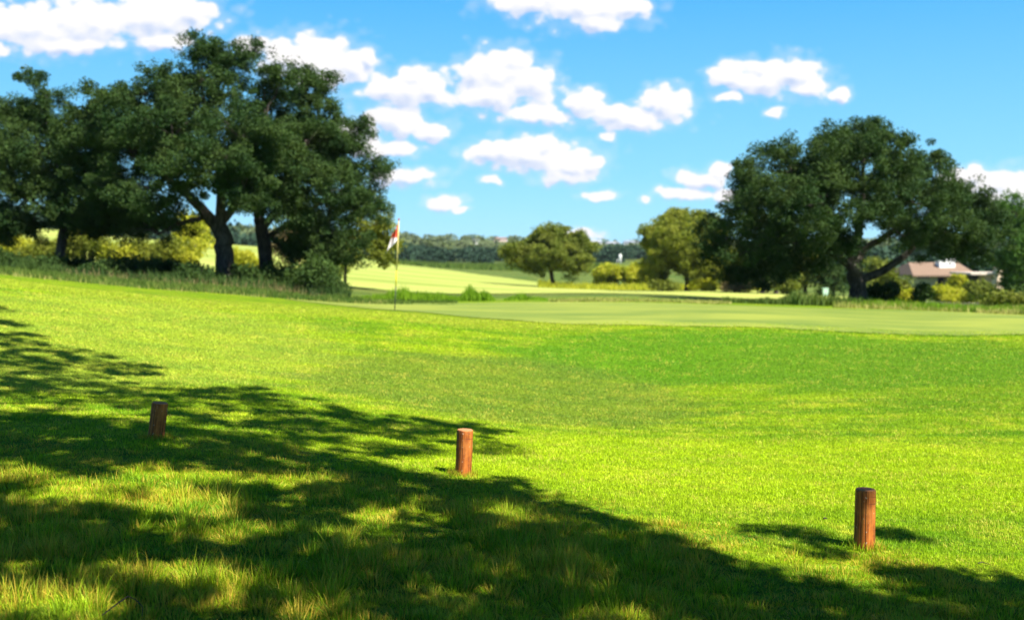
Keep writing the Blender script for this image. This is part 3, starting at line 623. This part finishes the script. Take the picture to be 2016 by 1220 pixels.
def post(bx, by, d, tx, ty, rad, label, seed):
    base = P(bx, by, d); base[2] = gz1(base[0], base[1]); top = P(tx, ty, d)
    root = empty('wooden_post', base); L = np.linalg.norm(top-base); r_ = np.random.default_rng(seed)
    seg = 48; V = []; Fq = []; hs = [-.06, 0, .05, .12, .2, .28, L-.03, L-.008, L]
    hs = [h for h in hs if h <= L]; rs = [1.02,1.0,1.0,.995,1.0,.99,.985,.975,.94]
    ang = np.arange(seg)*2*np.pi/seg; wob = sum(r_.normal(0,.012)*np.cos(k*ang+r_.uniform(0,6)) for k in (2,3,5,7))
    crack = [(r_.uniform(0,6.28), r_.uniform(.0,.5), r_.uniform(.5,1)) for _ in range(4)]+[(4.7, .0, .95)]
    for h, k in zip(hs, rs):
        q = rad*k*(1+wob+r_.normal(0,.004,seg))
        for (ca, h0, h1) in crack:
            if h0*L <= h <= h1*L+.05: q = q*(1-.045*(np.abs((ang-ca+np.pi) % (2*np.pi)-np.pi) < .07))
        V += [(math.cos(a)*x, math.sin(a)*x, h) for a, x in zip(ang, q)]
    for i in range(len(hs)-1):
        for j in range(seg): k = (j+1) % seg; Fq.append((i*seg+j, i*seg+k, (i+1)*seg+k, (i+1)*seg+j))
    sh = mesh_obj('shaft', V, Fq, M['post'], smooth=True); sh.parent = root
    cap = [(math.cos(a)*rad*.94*(1+wob[i]), math.sin(a)*rad*.94*(1+wob[i]), L) for i, a in enumerate(ang)]
    cap2 = [(x*.93, y*.93, L+.004) for x, y, z in cap]
    ft = [(j, (j+1) % seg, seg+(j+1) % seg, seg+j) for j in range(seg)]+[tuple(range(seg, 2*seg))]
    tp = mesh_obj('top', cap+cap2, ft, M['posttop']); tp.parent = root
    ax = Vector(top-base).normalized(); root.rotation_euler = ax.to_track_quat('Z', 'Y').to_euler()
    return tag(root, label, 'wooden post', 'round stained timber posts along the edge of the mown turf')
post(1701, 1078, 6.7, 1704, 963, .0625, 'right one of three posts, the nearest, reddish timber with a long crack down its front', 1)
post(912, 936, 8.26, 916, 846, .0625, 'middle one of three posts, brightest orange brown timber in full sun', 2)
post(307, 864, 8.5, 315, 793, .0610, 'left one of three posts, leaning right in dappled shade', 3)
# ---------------------------------------------------------------- flagstick
def tube_obj(name, pts, rad, mat, parent=None, seg=10):
    buf = ([], []); tube_into(buf, pts, rad, seg); V = np.concatenate(buf[0]); n = len(pts)
    o = mesh_obj(name, V, [list(f) for f in buf[1]]+[list(range(seg))[::-1], [(n-1)*seg+j for j in range(seg)]], mat, parent, True); return o
fb = P(777, 611, 25.3); fb[2] = gz1(fb[0], fb[1]); ft = P(785.5, 430, 25.3)
root = empty('flagstick', fb); v = ft-fb
pale = simple('pale_yellow_pole', (.75,.62,.22), (.6,.5,.2), 8, .4, .4); dark = simple('dark_pole', (.05,.07,.04), (.03,.04,.03), 8, .5)
ystr = simple('yellow_band', (.8,.68,.02), (.75,.6,.02), 8, .4, .4)
tube_obj('upper_pole', [fb+v*.43, fb+v*.98], [.013,.011], pale, root)
tube_obj('yellow_band', [fb+v*.26, fb+v*.43], [.0145,.0145], ystr, root)
tube_obj('lower_pole', [fb-v*.05, fb+v*.26], [.012,.012], dark, root)
tube_obj('tip', [fb+v*.98, fb+v*1.0], [.02,.014], simple('tip_red', (.5,.06,.04)), root)
def flag_mesh():
    n, k = 14, 10; V = []; hang = .62
    for i in range(n+1):
        t = i/n                       # along the fly, folding down in soft pleats
        for j in range(k+1):
            s = j/k
            p = fb+v*(.97-.20*s)
            x = -t*.27*(.5+.6*s)-.02*math.sin(t*9+s*2)*t; y = .05*math.sin(t*11+s*1.5)*min(1, t*3); z = -t*.36*(.55+.45*(1-t*.3))
            V.append(p+np.array((x, y, z)))
    Fq = [(i*(k+1)+j, i*(k+1)+j+1, (i+1)*(k+1)+j+1, (i+1)*(k+1)+j) for i in range(n) for j in range(k)]
    m, N = mat_new('flag_cloth'); z = N.new('ShaderNodeSeparateXYZ'); N.put(z.inputs[0], N.new('ShaderNodeNewGeometry').outputs['Position'])
    zz = float(P(783, 468, 25.3)[2]); c = N.mix(N.ramp(z.outputs[2], zz-.03, zz+.03), (.70,.64,.68,1), (.48,.07,.035,1))
    finish(N, principled(N, c, .7, .2))
    o = mesh_obj('flag', V, Fq, m, root, True); s_ = o.modifiers.new('s', 'SOLIDIFY'); s_.thickness = .002
flag_mesh()
tag(root, 'flagstick with a limp red and white flag standing on the putting green', 'flagstick')
# ---------------------------------------------------------------- boxes helper, houses
def boxes(name, bl, mat, parent=None):
    V = []; Fq = []
    for (x0,y0,z0,x1,y1,z1) in bl:
        b = len(V); V += [(x,y,z) for z in (z0,z1) for y in (y0,y1) for x in (x0,x1)]
        Fq += [(b,b+2,b+3,b+1),(b+4,b+5,b+7,b+6),(b,b+1,b+5,b+4),(b+2,b+6,b+7,b+3),(b,b+4,b+6,b+2),(b+1,b+3,b+7,b+5)]
    return mesh_obj(name, V, Fq, mat, parent)
stone = simple('cream_stone', (.62,.52,.30), (.48,.40,.25), 6, .85); shing = simple('brown_pink_shingles', (.25,.17,.12), (.18,.125,.09), 14, .85)
white = simple('white_plaster', (.80,.80,.80), (.72,.72,.72), 4, .7); glassm = simple('dark_window_glass', (.03,.035,.04), (.02,.02,.03), 2, .12, .6, 0)
tan = simple('pink_tan_stone', (.62,.44,.31), (.5,.36,.27), 5, .9); darkw = simple('dark_timber', (.07,.06,.05), (.05,.045,.04), 10)
D = 130.
X = lambda px: P(px, 545, D)[0]; Z = lambda py: P(1850, py, D)[2]
z0 = min(gz1(X(1800), D-3), gz1(X(1950), D-3))-.5
hr = empty('house', (X(1850), D, z0))
tag(hr, 'low house with a brown pink roof and white chimney behind the big right oak', 'house')
boxes('wall', [(X(1796),D,z0,X(1846),D+8,Z(540.5))], stone, hr); boxes('wall', [(X(1846)+.003,D+1.6,z0,X(1912),D+7.9,Z(541.5))], stone, hr)
f_ = boxes('window', [(X(1856),D+1.5,Z(566),X(1868),D+1.6,Z(546))], glassm, hr); f_['label'] = 'dark porch window'
boxes('window', [(X(1806),D-.06,Z(549),X(1830),D,Z(543.5))], glassm, hr)
boxes('column', [(X(1899),D,z0,X(1907),D+.45,Z(541))], white, hr)
boxes('column', [(X(1874),D,z0,X(1877),D+.25,Z(541))], white, hr)
ex0, ex1, ey0, ey1, ez, rz = X(1792), X(1920), D-.9, D+9, Z(541), Z(517)
V = [(ex0,ey0,ez),(ex1,ey0,ez),(ex1,ey1,ez),(ex0,ey1,ez),(X(1812),D+4,rz),(X(1912),D+4,rz),(ex0,ey0,ez-.18),(ex1,ey0,ez-.18),(ex1,ey1,ez-.18),(ex0,ey1,ez-.18)]
mesh_obj('roof', V, [(0,1,5,4),(1,2,5),(2,3,4,5),(3,0,4),(6,7,1,0),(7,8,2,1),(8,9,3,2),(9,6,0,3),(9,8,7,6)], shing, hr)
boxes('chimney', [(X(1861),D+1.8,Z(530),X(1874),D+3.2,Z(514)),(X(1874)+.002,D+1.9,Z(530),X(1893),D+3.3,Z(511))], white, hr)
h2 = empty('garden_house', (X(1960), D-6, z0)); D2 = D-8; X2 = lambda px: P(px, 545, D2)[0]; Z2 = lambda py: P(1950, py, D2)[2]
tag(h2, 'tan stone building with a tall flared chimney by the right edge of the photo', 'house')
boxes('wall', [(X2(1948),D2+1,z0,X2(1994),D2+6,Z2(541))], tan, h2); boxes('wall', [(X2(1918),D2+3,z0,X2(1948)-.003,D2+6,Z2(543))], darkw, h2)
boxes('roof', [(X2(1914),D2+.4,Z2(541)+.003,X2(1998),D2+6.4,Z2(537)),(X2(1990),D2-.5,Z2(548),X2(2003),D2+.39,Z2(544))], simple('pale_fascia', (.65,.55,.47)), h2)
boxes('window', [(X2(1972),D2+.9,Z2(566),X2(1988),D2+1,Z2(549))], glassm, h2)
cx = lambda a: X2(a)
prof = [(590,1950,1978),(575,1952,1974),(562,1957,1972),(545,1960,1971),(530,1961,1974),(522,1963,1979),(514,1962,1976)]
V = []; Fq = []
for py, a, b_ in prof: V += [(cx(a),D2-.6,Z2(py)),(cx(b_),D2-.6,Z2(py)),(cx(b_),D2+.9,Z2(py)),(cx(a),D2+.9,Z2(py))]
for i in range(len(prof)-1):
    for j in range(4): k = (j+1) % 4; Fq.append((i*4+j, i*4+k, (i+1)*4+k, (i+1)*4+j))
Fq += [(3,2,1,0), tuple(len(V)-4+i for i in range(4))]
mesh_obj('chimney', V, Fq, simple('pale_stone', (.78,.62,.44), (.68,.52,.38), 3), h2)
# houses on the far hill
FH = [(985,470,26,5,'pinkish roofed house on the far hill left of the leaning oak','p'),(936,474,14,5,'tiny white house on the far hill, leftmost of them','w'),(1172,478,26,11,'bright white house on the far hill just right of the leaning oak crown','w'),
      (1208,480,28,8,'long white house in the middle of the far hilltop row','w'),(1240,478,22,9,'grey roofed house on the far hilltop row','g'),(1264,480,18,9,'rightmost pale house of the far hilltop row','g')]
roofs = {'p': simple('terracotta_far', (.45,.27,.21)), 'w': simple('slate_far', (.35,.37,.42)), 'g': simple('grey_slate_far', (.25,.28,.35))}
pinkw = simple('pink_plaster', (.75,.58,.5))
for px, pyc, wp, hp, lb, kd in FH:
    d = 835. if px != 936 else 700.; s_ = d/F; q = P(px, pyc+hp/2, d); r0 = empty('house', q); tag(r0, lb, 'house', 'houses along the far hilltop')
    w2 = wp*s_/2; hw = hp*s_*.62; zb = q[2]
    boxes('wall', [(q[0]-w2, d, zb-8, q[0]+w2, d+8, zb+hw)], pinkw if kd == 'p' else white, r0)
    V = [(q[0]-w2-.5,d-.5,zb+hw),(q[0]+w2+.5,d-.5,zb+hw),(q[0]+w2+.5,d+8.5,zb+hw),(q[0]-w2-.5,d+8.5,zb+hw),(q[0]-w2*.8,d+4,zb+hw+hp*s_*.42),(q[0]+w2*.8,d+4,zb+hw+hp*s_*.42)]
    mesh_obj('roof', V, [(0,1,5,4),(1,2,5),(2,3,4,5),(3,0,4),(3,2,1,0)], roofs[kd], r0)
    for f in (-.6,0,.6): boxes('window', [(q[0]+w2*f-.6, d-.1, zb+hw*.3, q[0]+w2*f+.6, d, zb+hw*.75)], glassm, r0)
q = P(1221, 505, 255.); r0 = empty('water_tank', q); tag(r0, 'small white tank standing out against the dark wood above the yellow bush', 'tank')
zb = gz1(q[0], 255.); tube_obj('tank', [(q[0],255.,zb-.3),(q[0],255.,q[2]-.3),(q[0],255.,q[2]+.3),(q[0],255.,q[2]+.6)], [.25,.25,.32,.1], white, r0, 14)
tube_obj('stand', [(q[0]-.9,255.3,zb-.3),(q[0]-.4,255.1,q[2]-.4)], [.08,.08], white, r0, 6)
# pale green marker box by the far fairway
mk = G(1625, 60); s_ = 60/F; rt = empty('utility_marker', mk); mint = simple('pale_mint_paint', (.50,.72,.60), (.44,.64,.54), 6, .5)
tz = P(1625, 568, 60)[2]; bz = P(1625, 582, 60)[2]
boxes('box', [(mk[0]-.13, 59.88, bz, mk[0]+.13, 60.12, tz),(mk[0]-.15, 59.86, tz+.001, mk[0]+.15, 60.14, tz+.03)], mint, rt)
boxes('post', [(mk[0]-.04, 59.96, mk[2]-.2, mk[0]+.04, 60.04, bz-.001)], mint, rt)
tag(rt, 'pale mint green utility box on a short post left of the big oak trunk', 'utility box')
# cart path
xs = np.linspace(1780, 2500, 60); V = []
for i, px in enumerate(xs):
    d = 56-3.5*np.interp(px, [1780,1950,2500], [-.6,.6,1.6]); x = (px-W/2)/F*d
    for o_ in (-1.1, 1.1): V.append((x, d+o_, gz1(x, d+o_)+.06))
mesh_o = mesh_obj('cart_path', V, [(2*i, 2*i+2, 2*i+3, 2*i+1) for i in range(len(xs)-1)], simple('pale_concrete', (.55,.50,.42), (.45,.41,.35), 3))
tag(mesh_o, kind='structure')
# ---------------------------------------------------------------- fallen twigs
def twig(px, py, d, segs, r, label):
    q = P(px, py, d); z = gz1(q[0], q[1]); pts = []
    for dx, dy, dz in segs: pts.append((q[0]+dx, q[1]+dy, z+dz))
    a = np.array(pts); s = np.linspace(0,1,len(a)); t = np.linspace(0,1,len(a)*4); b = np.stack([np.interp(t,s,a[:,i]) for i in range(3)],-1)
    o = tube_obj('twig', b, np.linspace(r, r*.5, len(b)), M['bark'], None, 6); return tag(o, label, 'twig', 'fallen twigs on the grass')
twig(255, 1195, 4.72, [(-.075,-.12,.055),(-.03,-.03,.085),(-.005,.0,.10),(.035,-.02,.09),(.075,-.05,.07),(.095,-.12,.05)], .0032, 'bent fallen twig in the sunlit long grass at the lower left corner')
twig(1935, 1115, 6.25, [(-.03,0,.04),(0,.01,.045),(.035,-.03,.04)], .003, 'short fallen twig on the mown turf right of the nearest post')
twig(1625, 1022, 7.35, [(-.012,0,.025),(0,.01,.03),(.012,0,.025)], .006, 'stubby dark fallen twig left of the nearest post')
# ---------------------------------------------------------------- the two oaks behind the viewer that shade the foreground
BANDA = [(-400,600),(-60,598),(10,606),(20,632),(60,650),(110,680),(180,692),(240,712),(310,722),(292,745),(370,758),(440,762),(520,768),(560,790),(640,788),(700,818),(800,818),(900,830),(960,838),(1030,846),(960,862),(1030,885),(900,884),(830,890),(740,905),(560,885),(300,860),(0,835),(-400,830)]
GAPA = [(80,790,150,13),(270,765,95,8),(420,800,70,6),(640,800,60,7),(520,850,70,6),(800,845,40,5),(180,815,100,7),(750,870,45,5)]
BANDB = [(-400,810),(0,818),(250,842),(430,866),(600,893),(720,910),(880,945),(1050,952),(1100,975),(1150,1000),(1240,1030),(1340,1045),(1300,1065),(1420,1100),(1500,1118),(1600,1140),(1700,1150),(1800,1160),(1880,1150),(2016,1150),(2200,1150),(2400,1500),(2400,2600),(-800,2600),(-800,1000)]
EXTRA = [[(1430,1030),(1500,1040),(1560,1036),(1585,1050),(1575,1095),(1520,1080)],[(1610,1088),(1650,1086),(1700,1090),(1690,1096),(1620,1096)],[(1748,1050),(1800,1052),(1800,1068),(1748,1066)],[(1750,1110),(1850,1105),(1900,1130),(2016,1145),(2016,1170),(1850,1160),(1780,1140)]]
GAPB = [(1618,1058,52,20),(90,955,190,26),(250,965,60,26),(410,962,95,26),(360,1005,110,20),(600,928,70,10),(780,935,50,8),(560,1120,55,30),(240,1130,90,22),(400,1150,80,28),(90,1185,170,30),(170,1215,140,26),(680,1160,40,24),(860,1000,40,14),(1010,1010,60,18),(1250,1085,60,10),(1580,1215,30,14),(1180,1140,40,12),(960,990,35,10),(760,1000,35,10),(1120,1050,40,9),(820,1080,30,14),(940,1150,34,12),(1330,1180,40,12),(1060,1195,30,10),(700,1060,30,10)]
def shade_clumps(polys, gaps, n, hlo, hhi, seedn, spots=None):
    r = np.random.default_rng(seedn); x = r.uniform(-13, 9, n*8); y = r.uniform(-2.5, 22, n*8); z = gz(x, y); p = np.column_stack([x,y,z])
    px, py = proj(p); nz = vnoise(x, y, 2.4, 21)-.5; nz2 = vnoise(x, y, 5.5, 22)-.5
    px2 = px+nz*60; py2 = py+nz*22+nz2*14
    m = np.zeros(len(x), bool)
    for q in polys: m |= inpoly(px2, py2, q)
    if spots: m &= ~((vnoise(x, y, 1.7, 41)*.62+vnoise(x, y, 4.6, 42)*.38 > spots+np.clip((px-620)/1400, 0, .3)) & (py > 928))
    fine = vnoise(x, y, 6.5, 44)*.6+vnoise(x, y, 13, 45)*.4
    for cx_, cy_, rx, ry in gaps: m &= ~(((((px2-cx_)/rx)**2+((py2-cy_)/ry)**2) < 1.15) & (fine > .40))
    if spots: m &= ~((vnoise(x, y, 4.2, 46)*.5+fine*.5 > .66) & (py > 900))
    return p[m], r
def canopy(name, label, polys, gaps, n, hlo, hhi, keep, trunk_xy, fork_z, seedn, spots=None, crad=.2, nleaf=46, leaf=.11):
    p, r = shade_clumps(polys, gaps, n, hlo, hhi, seedn, spots)
    k = r.random(len(p)) < keep(p); p = p[k]
    hv = r.uniform(hlo, hhi, len(p)); c = p+SUN*((hv)/SUN[2])[:,None]
    px, py = proj(c); vis = (c[:,1] > 0) & (px > -350) & (px < 2366) & (py > -260); c = c[~vis]
    bx, by = trunk_xy; base = np.array((bx, by, gz1(bx, by))); root = empty(name, base); buf = ([], [])
    fork = base+np.array((0,0,fork_z)); tube_into(buf, curve_pts(base-np.array((0,0,.2)), fork, 0, 8, .02), np.linspace(.42,.28,8), 12)
    m_ = min(len(c), 26); ctr = c[r.choice(len(c), m_, replace=False)]
    for _ in range(6):
        a = np.argmin(np.linalg.norm(c[:,None]-ctr[None], axis=2), axis=1); ctr = np.array([c[a == i].mean(0) if (a == i).any() else ctr[i] for i in range(m_)])
    for i, q in enumerate(ctr):
        tube_into(buf, curve_pts(fork, q, .10, 8, .03), np.linspace(.085,.02,8), 7)
        s_ = c[a == i]
        for t in s_[::9]: tube_into(buf, curve_pts(q, t, .03, 4), np.linspace(.018,.005,4), 4)
    mesh_obj('trunk', np.concatenate(buf[0]), None, M['bark'], root, True, quads=np.array(buf[1]))
    LV = clump_cloud(c, crad, nleaf, leaf, .8); mesh_obj('crown', LV, None, M['oak'], root, quads=np.arange(len(LV)).reshape(-1,4))
    tag(root, label, 'tree'); print(name, len(c), len(p), flush=True)
canopy('oak_tree', 'spreading oak beyond the left edge that shades the turf behind the posts', [BANDA], GAPA, 1500, 6.5, 9.5, lambda p: np.full(len(p), 1.), (-9.5,.5), 3.6, 31)
canopy('oak_tree', 'spreading oak behind the viewer that shades the long grass in the foreground', [BANDB]+EXTRA, GAPB, 4200, 4.6, 7.2, lambda p: np.full(len(p), 1.), (-3.5,-4.5), 2.6, 32, .60)

# ---------------------------------------------------------------- the air over the course
hm, N = mat_new('thin_haze'); pv = N.new('ShaderNodeVolumePrincipled'); pv.inputs['Color'].default_value = (.72,.85,1,1)
pv.inputs['Density'].default_value = .00010; pv.inputs['Anisotropy'].default_value = .2
o_ = N.new('ShaderNodeOutputMaterial'); N.l.new(pv.outputs[0], o_.inputs['Volume'])
zb = float(GV[:,2].min())-1.5; zt = max(float(GV[:,2].max())+9, 24)
tag(boxes('haze', [(-2650,-2650,zb,2650,2650,zt)], hm), kind='stuff', label='thin bluish summer haze over the course')
print('haze', zb, zt)
